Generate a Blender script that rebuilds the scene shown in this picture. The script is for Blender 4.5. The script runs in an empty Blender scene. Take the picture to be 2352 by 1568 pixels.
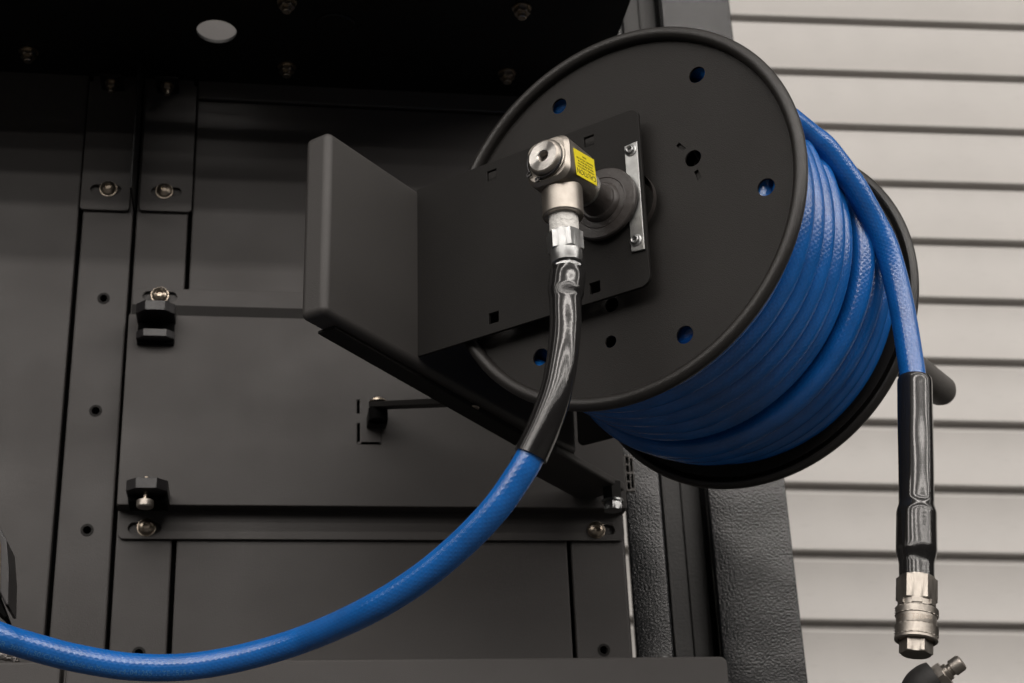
import bpy, math, random
from mathutils import Vector, Matrix

random.seed(7)
PI = math.pi
sc = bpy.context.scene
COL = sc.collection

# ------------------------------------------------------------------ camera
FPX = 3570.0                     # focal length measured in photo pixels (2352 wide)
def _n(v): return v.normalized()
_U = _n(Vector((-360, -8200, 3570)))           # world up, seen in camera axes (right, down, forward)
_P = Vector((23000, 558, 3570)); _P = _n(_P - _U * _P.dot(_U))
_Y = _U.cross(_P)
RW = Matrix((_P, _Y, _U))                       # camera axes -> world axes
def ray(px, py): return RW @ Vector((px - 1176, py - 784, FPX))
def at_depth(px, py, d): return ray(px, py) * (d / FPX)
def at_y(px, py, y):
    r = ray(px, py); return r * (y / r.y)
cr, cd, cf = RW.col[0].copy(), RW.col[1].copy(), RW.col[2].copy()
cam_d = bpy.data.cameras.new('camera'); cam = bpy.data.objects.new('camera', cam_d); COL.objects.link(cam)
m = Matrix.Identity(4)
for i in range(3):
    m[i][0] = cr[i]; m[i][1] = -cd[i]; m[i][2] = -cf[i]
cam.matrix_world = m
cam_d.sensor_width = 36; cam_d.lens = FPX / 2352 * 36
cam_d.clip_start = 0.02; cam_d.clip_end = 100
cam_d.dof.use_dof = True; cam_d.dof.focus_distance = 1.20; cam_d.dof.aperture_fstop = 11.5
sc.camera = cam

# ------------------------------------------------------------------ world + lamps
w = bpy.data.worlds.new("World"); sc.world = w; w.use_nodes = True
bg = w.node_tree.nodes['Background']; bg.inputs[0].default_value = (1.0, 0.93, 0.86, 1); bg.inputs[1].default_value = 0.026
sc.view_settings.view_transform = 'Standard'; sc.view_settings.look = 'None'
sc.view_settings.exposure = 0.0; sc.view_settings.gamma = 1.0

def lamp(y, x, sx, sy, z, watts, aim):
    d = bpy.data.lights.new('ceiling_lamp_or_uplight', 'AREA'); d.shape = 'RECTANGLE'; d.size = sx; d.size_y = sy
    d.energy = watts; d.color = (1.0, 0.94, 0.885)
    o = bpy.data.objects.new('ceiling_lamp_or_uplight', d); COL.objects.link(o)
    o.location = (x, y, z)
    t = Vector((x, aim[0], aim[1])) - o.location
    o.rotation_euler = t.to_track_quat('-Z', 'Y').to_euler()
LAMPS = [(-0.9, 230), (-2.75, 330), (-4.3, 300), (-5.9, 260), (-8.0, 120), (-10.5, 120)]
for ly, lw in LAMPS:
    lamp(ly, 1.0, 20.0, 0.12, 3.2, lw*0.60, (1.4, 0.6))
lamp(0.75, 1.0, 20.0, 0.12, 3.2, 36, (1.2, 0.5))
for ly in (-9.2, -6.9, -5.1, -3.5, -1.8):        # upward strips between the rows, added to brighten the ceiling for metal reflections
    lamp(ly, 1.0, 20.0, 0.12, 3.25, 60, (ly, 9.0))

# ------------------------------------------------------------------ materials
def mat(name, col, rough=0.5, metal=0.0, noise=None, bump=None, vary=0.0, spec=0.5, coat=0.0, aniso=0.0, vscale=6.0):
    """noise bump: (scale, distance, detail)"""
    M = bpy.data.materials.new(name); M.use_nodes = True
    nt = M.node_tree; b = nt.nodes['Principled BSDF']
    b.inputs['Base Color'].default_value = (*col, 1); b.inputs['Roughness'].default_value = rough
    b.inputs['Metallic'].default_value = metal; b.inputs['Specular IOR Level'].default_value = spec
    b.inputs['Coat Weight'].default_value = coat; b.inputs['Coat Roughness'].default_value = 0.08
    tc = nt.nodes.new('ShaderNodeTexCoord')
    if vary:
        nz = nt.nodes.new('ShaderNodeTexNoise'); nz.inputs['Scale'].default_value = vscale; nz.inputs['Detail'].default_value = 6
        nt.links.new(tc.outputs['Object'], nz.inputs['Vector'])
        mr = nt.nodes.new('ShaderNodeMapRange'); mr.inputs[1].default_value = 0.3; mr.inputs[2].default_value = 0.7
        mr.inputs[3].default_value = 1 - vary; mr.inputs[4].default_value = 1 + vary
        nt.links.new(nz.outputs['Fac'], mr.inputs[0])
        mx = nt.nodes.new('ShaderNodeVectorMath'); mx.operation = 'SCALE'; mx.inputs[0].default_value = col
        nt.links.new(mr.outputs[0], mx.inputs['Scale']); nt.links.new(mx.outputs[0], b.inputs['Base Color'])
        mr2 = nt.nodes.new('ShaderNodeMapRange'); mr2.inputs[1].default_value = 0.3; mr2.inputs[2].default_value = 0.7
        mr2.inputs[3].default_value = rough * (1 - vary); mr2.inputs[4].default_value = rough * (1 + vary)
        nz2 = nt.nodes.new('ShaderNodeTexNoise'); nz2.inputs['Scale'].default_value = vscale * 2.3; nz2.inputs['Detail'].default_value = 5
        nt.links.new(tc.outputs['Object'], nz2.inputs['Vector'])
        nt.links.new(nz2.outputs['Fac'], mr2.inputs[0]); nt.links.new(mr2.outputs[0], b.inputs['Roughness'])
    if bump:
        prev = None
        for (s, dist, det) in bump:
            nz = nt.nodes.new('ShaderNodeTexNoise'); nz.inputs['Scale'].default_value = s; nz.inputs['Detail'].default_value = det
            nt.links.new(tc.outputs['Object'], nz.inputs['Vector'])
            bp = nt.nodes.new('ShaderNodeBump'); bp.inputs['Distance'].default_value = dist; bp.inputs['Strength'].default_value = 1.0
            nt.links.new(nz.outputs['Fac'], bp.inputs['Height'])
            if prev: nt.links.new(prev.outputs[0], bp.inputs['Normal'])
            prev = bp
        nt.links.new(prev.outputs[0], b.inputs['Normal'])
    if aniso:
        b.inputs['Anisotropic'].default_value = aniso; b.inputs['Anisotropic Rotation'].default_value = 0.25
        tg = nt.nodes.new('ShaderNodeTangent'); tg.direction_type = 'RADIAL'; tg.axis = 'Y'
        nt.links.new(tg.outputs[0], b.inputs['Tangent'])
    return M

M_panel = mat('panel_powder_coat', (0.044, 0.0405, 0.039), 0.58, bump=[(1300, 0.00014, 2), (7, 0.0015, 1)], vary=0.10)
M_black = mat('black_powder_coat', (0.0130, 0.0122, 0.0116), 0.58, bump=[(1700, 0.0002, 2)], vary=0.08, spec=0.16)
M_black_lit = mat('black_powder_coat_lit', (0.036, 0.0335, 0.032), 0.52, bump=[(1500, 0.0002, 2)], vary=0.05)  # the frame's black paint, lightened so the arm's brighter light sits in the colour
M_disc = mat('reel_powder_coat', (0.0175, 0.0162, 0.0152), 0.50, bump=[(1500, 0.00024, 2)], vary=0.09, spec=0.20)
M_rim = mat('rim_powder_coat', (0.0175, 0.0162, 0.0152), 0.36, bump=[(1500, 0.00022, 2)], vary=0.10, spec=0.5, vscale=30)
M_dark = mat('dark_hood_paint', (0.0045, 0.0045, 0.0045), 0.5, bump=[(600, 0.0002, 2)], spec=0.25)
M_void = mat('black_void', (0.002, 0.002, 0.002), 0.9, spec=0.1)
M_alu = mat('black_anodised', (0.012, 0.011, 0.012), 0.35, bump=[(1500, 0.0001, 2)])
M_zinc = mat('zinc_plate', (0.36, 0.365, 0.365), 0.36, 1.0, bump=[(160, 0.00008, 4)], vary=0.15, vscale=60)
M_strap = mat('dull_zinc', (0.36, 0.365, 0.36), 0.42, 1.0, bump=[(160, 0.00012, 4)], vary=0.18, vscale=90)
M_steel = mat('stainless_steel', (0.36, 0.33, 0.295), 0.42, 1.0, bump=[(900, 0.00006, 3)], vary=0.12, vscale=80)
M_turned = mat('turned_steel', (0.55, 0.53, 0.50), 0.22, 1.0, vary=0.06, vscale=90, aniso=0.97)
M_bolt = mat('bolt_steel', (0.42, 0.36, 0.29), 0.32, 1.0, vary=0.2, vscale=150)
M_tape = mat('white_thread_tape', (0.72, 0.71, 0.68), 0.7, bump=[(350, 0.0012, 4)])
M_rub = mat('black_rubber', (0.018, 0.017, 0.0165), 0.62, bump=[(400, 0.0003, 3)])
M_grip = mat('grey_rubber_grip', (0.085, 0.080, 0.075), 0.55, bump=[(500, 0.0002, 3)], vary=0.1, vscale=20)
M_plast = mat('black_plastic', (0.034, 0.029, 0.027), 0.42, bump=[(260, 0.0004, 4)], vary=0.15, vscale=50)
M_column = mat('glossy_hammered_paint', (0.006, 0.0065, 0.0075), 0.25, bump=[(420, 0.00034, 1), (11, 0.0028, 1)], spec=0.48)
M_rail = mat('dark_guide_rail', (0.008, 0.0075, 0.007), 0.5, bump=[(300, 0.0003, 3)])
M_shut = mat('shutter_paint', (0.505, 0.488, 0.468), 0.42, bump=[(500, 0.00005, 2)], vary=0.035, vscale=9)
M_yel = mat('yellow_label', (0.86, 0.72, 0.02), 0.4, bump=[(500, 0.0001, 2)])
M_ink = mat('label_ink', (0.010, 0.010, 0.010), 0.5)
M_print = mat('faded_hose_print', (0.05, 0.19, 0.42), 0.5)
M_floor = mat('dark_floor', (0.065, 0.063, 0.060), 0.7, vary=0.1)
M_orange = mat('orange_plastic', (0.35, 0.16, 0.04), 0.4, bump=[(300, 0.0002, 2)])
M_grid = mat('grey_plastic_grid', (0.10, 0.092, 0.085), 0.5, bump=[(500, 0.0002, 2)])

def add_scuffs(M):
    nt = M.node_tree; b = nt.nodes['Principled BSDF']; src = b.inputs['Base Color'].links[0].from_socket
    tc = nt.nodes.new('ShaderNodeTexCoord'); mp = nt.nodes.new('ShaderNodeMapping'); mp.inputs['Scale'].default_value = (9, 9, 130)
    nz = nt.nodes.new('ShaderNodeTexNoise'); nz.inputs['Scale'].default_value = 1.6; nz.inputs['Detail'].default_value = 5
    nt.links.new(tc.outputs['Object'], mp.inputs[0]); nt.links.new(mp.outputs[0], nz.inputs['Vector'])
    mr = nt.nodes.new('ShaderNodeMapRange'); mr.inputs[1].default_value = 0.62; mr.inputs[2].default_value = 0.78; mr.inputs[3].default_value = 1.0; mr.inputs[4].default_value = 0.80
    nt.links.new(nz.outputs['Fac'], mr.inputs[0])
    mx = nt.nodes.new('ShaderNodeVectorMath'); mx.operation = 'SCALE'
    nt.links.new(src, mx.inputs[0]); nt.links.new(mr.outputs[0], mx.inputs['Scale']); nt.links.new(mx.outputs[0], b.inputs['Base Color'])
add_scuffs(M_shut)
def smoke_mat():
    M = mat('glossy_heat_shrink', (0.012, 0.0115, 0.0115), 0.115, bump=[(28, 0.0004, 0), (420, 0.00003, 2)], spec=0.6)
    return M
M_shrink = smoke_mat()

def hose_mat():
    M = mat('blue_rubber_hose', (0.006, 0.112, 0.40), 0.25, spec=0.85)
    nt = M.node_tree; b = nt.nodes['Principled BSDF']
    uv = nt.nodes.new('ShaderNodeUVMap'); uv.uv_map = 'UVMap'
    sp = nt.nodes.new('ShaderNodeSeparateXYZ'); nt.links.new(uv.outputs[0], sp.inputs[0])
    def mth(op, a, c=None):
        n = nt.nodes.new('ShaderNodeMath'); n.operation = op
        for i, s in enumerate((a, c)):
            if s is None: continue
            if isinstance(s, (int, float)): n.inputs[i].default_value = s
            else: nt.links.new(s, n.inputs[i])
        return n.outputs[0]
    a = mth('MULTIPLY', sp.outputs[0], 14 * 2 * PI)
    l = mth('MULTIPLY', sp.outputs[1], 2 * PI / 0.0048)
    s1 = mth('SINE', mth('ADD', a, l)); s2 = mth('SINE', mth('SUBTRACT', a, l))
    h = mth('MAXIMUM', s1, s2)
    bp = nt.nodes.new('ShaderNodeBump'); bp.inputs['Distance'].default_value = 0.00008; bp.inputs['Strength'].default_value = 0.7
    nt.links.new(h, bp.inputs['Height'])
    tc = nt.nodes.new('ShaderNodeTexCoord')
    nz = nt.nodes.new('ShaderNodeTexNoise'); nz.inputs['Scale'].default_value = 130; nz.inputs['Detail'].default_value = 4
    nt.links.new(tc.outputs['Object'], nz.inputs['Vector'])
    b2 = nt.nodes.new('ShaderNodeBump'); b2.inputs['Distance'].default_value = 0.00022
    nt.links.new(nz.outputs['Fac'], b2.inputs['Height']); nt.links.new(bp.outputs[0], b2.inputs['Normal'])
    nt.links.new(b2.outputs[0], b.inputs['Normal'])
    mr = nt.nodes.new('ShaderNodeMapRange'); mr.inputs[1].default_value = 0.3; mr.inputs[2].default_value = 0.7
    mr.inputs[3].default_value = 0.86; mr.inputs[4].default_value = 1.12
    n3 = nt.nodes.new('ShaderNodeTexNoise'); n3.inputs['Scale'].default_value = 45; n3.inputs['Detail'].default_value = 5
    nt.links.new(tc.outputs['Object'], n3.inputs['Vector']); nt.links.new(n3.outputs['Fac'], mr.inputs[0])
    mx = nt.nodes.new('ShaderNodeVectorMath'); mx.operation = 'SCALE'; mx.inputs[0].default_value = (0.006, 0.112, 0.40)
    nt.links.new(mr.outputs[0], mx.inputs['Scale']); nt.links.new(mx.outputs[0], b.inputs['Base Color'])
    return M
M_hose = hose_mat()

# ------------------------------------------------------------------ mesh helpers
class MB:
    def __init__(s): s.v = []; s.f = []; s.uv = []
    def add(s, vs, fs, uvs=None):
        k = len(s.v); s.v += [tuple(v) for v in vs]
        for i, f in enumerate(fs):
            s.f.append([k + j for j in f]); s.uv.append(uvs[i] if uvs else None)
    def box(s, lo, hi, T=None):
        x0, y0, z0 = lo; x1, y1, z1 = hi
        vs = [Vector(p) for p in ((x0,y0,z0),(x1,y0,z0),(x1,y1,z0),(x0,y1,z0),(x0,y0,z1),(x1,y0,z1),(x1,y1,z1),(x0,y1,z1))]
        if T: vs = [T @ v for v in vs]
        s.add(vs, [(0,3,2,1),(4,5,6,7),(0,1,5,4),(1,2,6,5),(2,3,7,6),(3,0,4,7)])
        return s
    def hexa(s, vs):
        s.add(vs, [(0,3,2,1),(4,5,6,7),(0,1,5,4),(1,2,6,5),(2,3,7,6),(3,0,4,7)]); return s
    def lathe(s, prof, T=None, seg=48, radf=None, hexr=False):
        """prof: (radius, height) pairs around local Z"""
        vs = []
        for j, (r, h) in enumerate(prof):
            for i in range(seg):
                a = 2 * PI * i / seg; rr = r * (radf(i, j) if radf else 1)
                p = Vector((rr * math.cos(a), rr * math.sin(a), h))
                vs.append(T @ p if T else p)
        fs = []
        for j in range(len(prof) - 1):
            for i in range(seg):
                i2 = (i + 1) % seg
                fs.append((j*seg+i, j*seg+i2, (j+1)*seg+i2, (j+1)*seg+i))
        s.add(vs, fs); return s
    def tube(s, pts, rad, seg=20, cap=True, flat=None):
        n = len(pts); pts = [Vector(p) for p in pts]
        rs = rad if isinstance(rad, (list, tuple)) else [rad] * n
        T = [(pts[min(i+1, n-1)] - pts[max(i-1, 0)]).normalized() for i in range(n)]
        ref = Vector((0, 0, 1)) if abs(T[0].z) < 0.9 else Vector((1, 0, 0))
        N = (ref - T[0] * ref.dot(T[0])).normalized(); L = 0; k0 = len(s.v); vs = []; Ls = []; frames = []
        for i in range(n):
            if i:
                L += (pts[i] - pts[i-1]).length
                N = (N - T[i] * N.dot(T[i])).normalized()
            B = T[i].cross(N); Ls.append(L); frames.append((pts[i], N.copy(), B.copy(), T[i], rs[i]))
            for j in range(seg):
                a = 2 * PI * j / seg
                vs.append(pts[i] + (N * math.cos(a) + B * math.sin(a)) * rs[i])
        fs = []; uvs = []
        for i in range(n - 1):
            for j in range(seg):
                j2 = (j + 1) % seg
                fs.append((i*seg+j, i*seg+j2, (i+1)*seg+j2, (i+1)*seg+j))
                u0, u1 = j/seg, (j+1)/seg
                uvs.append([(u0, Ls[i]), (u1, Ls[i]), (u1, Ls[i+1]), (u0, Ls[i+1])])
        s.add(vs, fs, uvs)
        if cap:
            s.f.append([k0 + j for j in range(seg)][::-1]); s.uv.append(None)
            s.f.append([k0 + (n-1)*seg + j for j in range(seg)]); s.uv.append(None)
        s.frames = frames; s.Ls = Ls
        return s
    def mesh(s, name, angle=35, smooth=True):
        me = bpy.data.meshes.new(name); me.from_pydata(s.v, [], s.f)
        if any(u for u in s.uv):
            ul = me.uv_layers.new(name='UVMap'); k = 0
            for f, u in zip(s.f, s.uv):
                for q in range(len(f)):
                    if u: ul.data[k].uv = u[q]
                    k += 1
        finish(me, angle, smooth); return me
def finish(me, angle=35, smooth=True):
    me.validate()
    import bmesh
    bm = bmesh.new(); bm.from_mesh(me)
    bmesh.ops.remove_doubles(bm, verts=bm.verts, dist=1e-7)
    bmesh.ops.recalc_face_normals(bm, faces=bm.faces)
    bm.to_mesh(me); bm.free()
    if smooth:
        me.polygons.foreach_set('use_smooth', [True] * len(me.polygons))
        me.set_sharp_from_angle(angle=math.radians(angle))
    me.update()

def thing(name, label, cat, mw=None, group=None):
    o = bpy.data.objects.new(name, None); COL.objects.link(o); o.empty_display_size = 0.05
    if mw is not None: o.matrix_world = mw
    o['label'] = label; o['category'] = cat
    if group: o['group'] = group
    return o
def part(name, me, ma, parent, T=None, bevel=None, label=None, seg=3):
    if isinstance(me, MB): me = me.mesh(name)
    if len(me.materials) == 0: me.materials.append(ma)
    o = bpy.data.objects.new(name, me); COL.objects.link(o)
    if parent: o.parent = parent
    if T is not None: o.matrix_local = T
    if bevel:
        b = o.modifiers.new('bevel', 'BEVEL'); b.width = bevel; b.segments = seg; b.limit_method = 'ANGLE'; b.angle_limit = math.radians(40)
        b.harden_normals = False
    if label: o['label'] = label
    return o

FRONT = Matrix(((1,0,0),(0,0,-1),(0,1,0))).to_4x4()     # sheet XY -> (x, z), thickness toward -y (viewer)
def rrect(x0, y0, x1, y1, r=(0,0,0,0), seg=5):
    """rounded rect; r for corners (lower-left, lower-right, upper-right, upper-left)"""
    if isinstance(r, (int, float)): r = (r,) * 4
    cs = [((x0, y0), r[0], PI, 1, 1), ((x1, y0), r[1], 1.5*PI, -1, 1), ((x1, y1), r[2], 0, -1, -1), ((x0, y1), r[3], 0.5*PI, 1, -1)]
    out = []
    for (cx, cy), rr, a0, sx, sy in cs:
        if rr <= 0: out.append((cx, cy)); continue
        ox, oy = cx + sx*rr, cy + sy*rr
        for k in range(seg + 1):
            a = a0 + 0.5*PI*k/seg; out.append((ox + rr*math.cos(a), oy + rr*math.sin(a)))
    return out
def circ(cx, cy, r, seg=28): return [(cx + r*math.cos(2*PI*k/seg), cy + r*math.sin(2*PI*k/seg)) for k in range(seg)]
def slot(cx, cy, w, h): return rrect(cx-w/2, cy-h/2, cx+w/2, cy+h/2, h/2*0.999, 6)
def rot(pts, cx, cy, a):
    c, s_ = math.cos(a), math.sin(a)
    return [(cx + (x-cx)*c - (y-cy)*s_, cy + (x-cx)*s_ + (y-cy)*c) for x, y in pts]
def sheet(name, outline, holes=(), t=0.002, bev=0.0004, T=None, z=0.0):
    """flat sheet with real holes; front face at local z = z, thickness goes to z - t"""
    cu = bpy.data.curves.new(name + '_curve', 'CURVE'); cu.dimensions = '2D'; cu.fill_mode = 'BOTH'
    for pts in [outline] + list(holes):
        sp = cu.splines.new('POLY'); sp.points.add(len(pts) - 1); sp.use_cyclic_u = True
        for p, q in zip(sp.points, pts): p.co = (q[0], q[1], 0, 1)
    cu.extrude = t/2 - bev; cu.bevel_depth = bev; cu.bevel_resolution = 1; cu.offset = -bev
    o = bpy.data.objects.new(name + '_tmp', cu); COL.objects.link(o)
    dg = bpy.context.evaluated_depsgraph_get(); dg.update()
    me = bpy.data.meshes.new_from_object(o.evaluated_get(dg)); me.name = name
    bpy.data.objects.remove(o); bpy.data.curves.remove(cu)
    me.materials.clear()
    me.transform(Matrix.Translation((0, 0, z - t/2)))
    if T is not None: me.transform(T)
    finish(me, 12); return me
def text_mesh(body, size, T=None, align='CENTER', thick=0.00008):
    cu = bpy.data.curves.new('lettering', 'FONT'); cu.body = body; cu.size = size; cu.align_x = align; cu.align_y = 'CENTER'
    cu.extrude = thick/2; cu.resolution_u = 3
    o = bpy.data.objects.new('text_tmp', cu); COL.objects.link(o)
    dg = bpy.context.evaluated_depsgraph_get(); dg.update()
    me = bpy.data.meshes.new_from_object(o.evaluated_get(dg)); bpy.data.objects.remove(o); bpy.data.curves.remove(cu)
    me.materials.clear()
    if T is not None: me.transform(T)
    return me
def axis_T(p, d, up=Vector((0, 0, 1))):
    """matrix with local Z along d, origin p"""
    d = Vector(d).normalized()
    if abs(d.dot(up)) > 0.95: up = Vector((0, 1, 0))
    x = up.cross(d).normalized(); y = d.cross(x)
    M = Matrix.Identity(4)
    for i in range(3): M[i][0] = x[i]; M[i][1] = y[i]; M[i][2] = d[i]; M[i][3] = p[i]
    return M
def spline(pts, step=8):
    P = [Vector(p) for p in pts]; P = [P[0]*2 - P[1]] + P + [P[-1]*2 - P[-2]]; out = []
    for i in range(1, len(P) - 2):
        for k in range(step):
            t = k/step; a, b, c, d = P[i-1:i+3]
            out.append(0.5*((2*b) + (c-a)*t + (2*a-5*b+4*c-d)*t*t + (3*b-a-3*c+d)*t**3))
    out.append(P[-2]); return out
def hexprof(r, h0, h1, ch=0.0):
    return [(0, h0), (r, h0), (r, h1), (0, h1)]
def hexnut(mb, T, r, h0, h1, hole=None, seg=6):
    """hexagonal prism with chamfered ends around local Z"""
    n = 48; vs = []; c = r * 0.10
    def rad(a, full):
        k = a % (PI/3); rr = r*math.cos(PI/6)/math.cos(k - PI/6)
        return min(rr, full)
    lv = [(h0, r*0.88), (h0 + c*0.6, r*1.0), (h1 - c*0.6, r*1.0), (h1, r*0.88)]
    for h, lim in lv:
        for i in range(n):
            a = 2*PI*i/n; q = rad(a, lim); vs.append(T @ Vector((q*math.cos(a), q*math.sin(a), h)))
    fs = [(j*n+i, j*n+(i+1) % n, (j+1)*n+(i+1) % n, (j+1)*n+i) for j in range(3) for i in range(n)]
    fs.append(tuple(range(n))[::-1]); fs.append(tuple(3*n + i for i in range(n)))
    mb.add(vs, fs); return mb

# ------------------------------------------------------------------ shared small hardware
def mesh_button_bolt():
    mb = MB(); R = 0.0082
    prof = [(0.0089, 0.0), (0.0089, 0.0010), (0.0080, 0.0011), (R, 0.0014)] + \
           [(R*math.cos(a), 0.0014 + 0.0052*math.sin(a)) for a in [x*PI/2/8 for x in range(1, 6)]] + [(0.0034, 0.0064), (0.0030, 0.0060), (0.0028, 0.0030), (0.0, 0.0028)]
    mb.lathe(prof, seg=36); return mb.mesh('bolt', 40)
ME_bolt = mesh_button_bolt(); ME_bolt.materials.append(M_bolt)
def mesh_hex_bolt():
    mb = MB(); T = Matrix.Identity(4)
    mb.lathe([(0.0, 0.0), (0.0098, 0), (0.0100, 0.0004), (0.0100, 0.0016), (0, 0.0016)], seg=32)
    hexnut(mb, T, 0.0085, 0.0016, 0.0078)
    mb.lathe([(0.0046, 0.0078), (0.0046, 0.0125), (0.0038, 0.0132), (0, 0.0132)], seg=20); return mb.mesh('hanging_bolt', 35)
ME_hex = mesh_hex_bolt(); ME_hex.materials.append(M_bolt)
def put(name, me, parent, T, label=None):
    o = bpy.data.objects.new(name, me); COL.objects.link(o); o.parent = parent; o.matrix_local = T
    if label: o['label'] = label
    return o
def face_T(x, y, z, spin=0.0): return Matrix.Translation((x, y, z)) @ Matrix.Rotation(PI/2, 4, 'X') @ Matrix.Rotation(spin, 4, 'Z')   # local Z -> -Y

# ================================================================== SETTING
fl = bpy.data.objects.new('floor', MB().box((-12, -10, -1.42), (12, 8, -1.40)).mesh('floor', smooth=False)); fl.data.materials.append(M_floor)
COL.objects.link(fl); fl['kind'] = 'structure'

ce = bpy.data.objects.new('ceiling', MB().box((-12, -10, 3.9), (12, 1.0, 3.95)).mesh('ceiling', smooth=False)); ce.data.materials.append(mat('ceiling_paint', (0.6, 0.6, 0.6), 0.8))
COL.objects.link(ce); ce['kind'] = 'structure'
# ---- roller shutter (building is level, the cabinet stands a little out of true against it)
h_ = _n(RW @ Vector((79000, 1935, 3570))); w_ = RW @ Vector((50, -8647, 3570)); w_ = _n(w_ - h_*w_.dot(h_)); nn_ = w_.cross(h_)
SY = 2.75
p_top = at_y(2352, 70.6, SY)
def on_shutter(px, py):
    r = ray(px, py); return r * (p_top.dot(nn_) / r.dot(nn_))
p_bot = on_shutter(2352, 1441)
pitch = (p_bot - p_top).length / 10
SM = Matrix.Identity(4)
for i in range(3): SM[i][0] = h_[i]; SM[i][1] = nn_[i]; SM[i][2] = w_[i]; SM[i][3] = p_top[i]
shutter = thing('roller_shutter', 'pale grey roller shutter of wide horizontal slats behind the steel column', 'roller shutter', SM)
# one slat: outer face at y=0 (y grows away from the camera), slat k spans from -k*pitch down to the next dark line
g = pitch * 0.125
prof = [(0.0045, 0.0), (0.0016, -0.0004), (0.0002, -0.0016), (-0.0008, -0.0036), (-0.0006, -0.0060), (0.0, -0.0080), (0.0, -(pitch-g)+0.0085), (-0.0007, -(pitch-g)+0.0060), (-0.0006, -(pitch-g)+0.0035), (0.0004, -(pitch-g)+0.0014), (0.0024, -(pitch-g)),
        (0.0200, -(pitch-g)-0.0012), (0.0215, -(pitch-g)-0.004), (0.0215, -pitch-0.010), (0.026, -pitch-0.010), (0.026, -0.012), (0.0045, -0.012)]
mb = MB(); N = len(prof); xs = (-2.2, 1.8)
mb.add([(x, y, z) for x in xs for (y, z) in prof], [tuple(range(N)), tuple(range(2*N-1, N-1, -1))] + [(i, (i+1) % N, N + (i+1) % N, N + i) for i in range(N)])
me_slat = mb.mesh('slat', 50); me_slat.materials.append(M_shut)
for k in range(-4, 15):
    put('slat', me_slat, shutter, Matrix.Translation((0, 0.0003*random.uniform(-1, 1), -k*pitch)))

# ---- steel column + guide rail next to the shutter
CY = 1.60
column = thing('steel_column', 'glossy black hammered steel column rising in front of the shutter', 'column', Matrix.Translation((0.485, CY, -1.4)))
def prism(outl, z0, z1):
    mb = MB(); n = len(outl)
    mb.add([(x, y, z) for z in (z0, z1) for x, y in outl], [tuple(range(n))[::-1], tuple(range(n, 2*n))] + [(i, (i+1) % n, n+(i+1) % n, n+i) for i in range(n)])
    return mb
part('flange', prism(rrect(0.0, 0.0, 0.0915, 0.012, 0.002, 3), 0, 2.9).mesh('flange'), M_column, column)
part('web', prism([(0.040, 0.012), (0.050, 0.012), (0.050, 0.14), (0.040, 0.14)], 0, 2.9).mesh('web'), M_column, column)
part('rear_flange', prism(rrect(0.0, 0.14, 0.0915, 0.152, 0.002, 3), 0, 2.9).mesh('rear_flange'), M_column, column)
tube_post = thing('box_post', 'textured black box post with rounded edge between the cabinet and the guide rail', 'post', Matrix.Translation((0.391, CY, -1.4)))
part('post_wall', prism(rrect(0.0, 0.0, 0.042, 0.008, (0.002, 0.006, 0.0019, 0.0019), 6), 0, 2.9).mesh('post_wall'), M_column, tube_post)
part('post_web', prism([(0.034, 0.008), (0.041, 0.008), (0.041, 0.06), (0.034, 0.06)], 0, 2.9).mesh('post_web'), M_column, tube_post)
rail = thing('guide_rail', 'dark ribbed guide rail recessed between the box post and the steel column', 'rail', Matrix.Translation((0.436, CY, -1.4)))
part('channel', prism([(-0.002, 0.03), (0.048, 0.03), (0.048, 0.05), (-0.002, 0.05)], 0, 2.9).mesh('channel'), M_rail, rail)
for x0, x1, d in ((0.001, 0.004, 0.016), (0.026, 0.028, 0.003)):
    part('rib', prism([(x0, 0.0305 - d), (x1, 0.0305 - d), (x1, 0.0302), (x0, 0.0302)], 0, 2.9).mesh('rib'), M_rail, rail, bevel=0.0008)
part('lock_bolt', MB().lathe([(0, 0), (0.011, 0), (0.011, 0.004), (0.008, 0.007), (0, 0.008)], seg=24).mesh('lock_bolt'), M_zinc, rail, T=face_T(-0.017, -0.001, 1.735))

# ================================================================== CABINET
WY = 1.475; K = WY/1.46
cab = thing('machine_cabinet', 'dark grey sheet metal cabinet interior with riveted rails and black hood', 'cabinet', Matrix.Translation((0, 0, 0)))
part('backing', MB().box((-1.2, WY+0.016, 0.0), (0.350*K, WY+0.02, 1.0)).mesh('backing', smooth=False), M_void, cab)
def zz(v): return v*K
def panel(x0, x1, z0, z1, holes=(), name='back_panel', dy=0.0, r=0.0):
    me = sheet(name, rrect(x0*K, z0*K, x1*K, z1*K, r), [h for h in holes], t=0.012, bev=0.0016, T=Matrix.Translation((0, WY+dy, 0)) @ FRONT)
    return part(name, me, M_panel, cab)
ZT = 0.945
panel(-1.1, -0.1985, 0.2, ZT)
rail_holes = [circ(-0.1670*K, z*K, 0.0043) for z in (0.6809, 0.5597, 0.4389)]
panel(-0.1938, -0.1438, 0.2, ZT, rail_holes, 'rail_panel')
panel(-0.1398, -0.0880, 0.2, ZT, [circ(-0.113*K, 0.3215*K, 0.0043)], 'rail_panel')
panel(-0.0835, 0.3515, 0.674, 0.9185)
panel(-0.0835, 0.2940, 0.2, 0.6715)
panel(0.2985, 0.3515, 0.2, 0.6715, [circ(0.3245*K, 0.3215*K, 0.0043)], 'rail_panel')
panel(-0.0835, 0.3515, 0.922, ZT)
me_riv = MB().lathe([(0.0036, -0.010), (0.0036, -0.0005), (0.0040, 0.0004), (0.0062, 0.0004), (0.0064, -0.001)], seg=28).mesh('rivet_nut')
me_riv.materials.append(M_black)
for x, z in ((-0.1670, 0.6809), (-0.1670, 0.5597), (-0.1670, 0.4389), (-0.113, 0.3215), (0.3245, 0.3215)):
    put('rivet_nut', me_riv, cab, face_T(x*K, WY, z*K))
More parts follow.
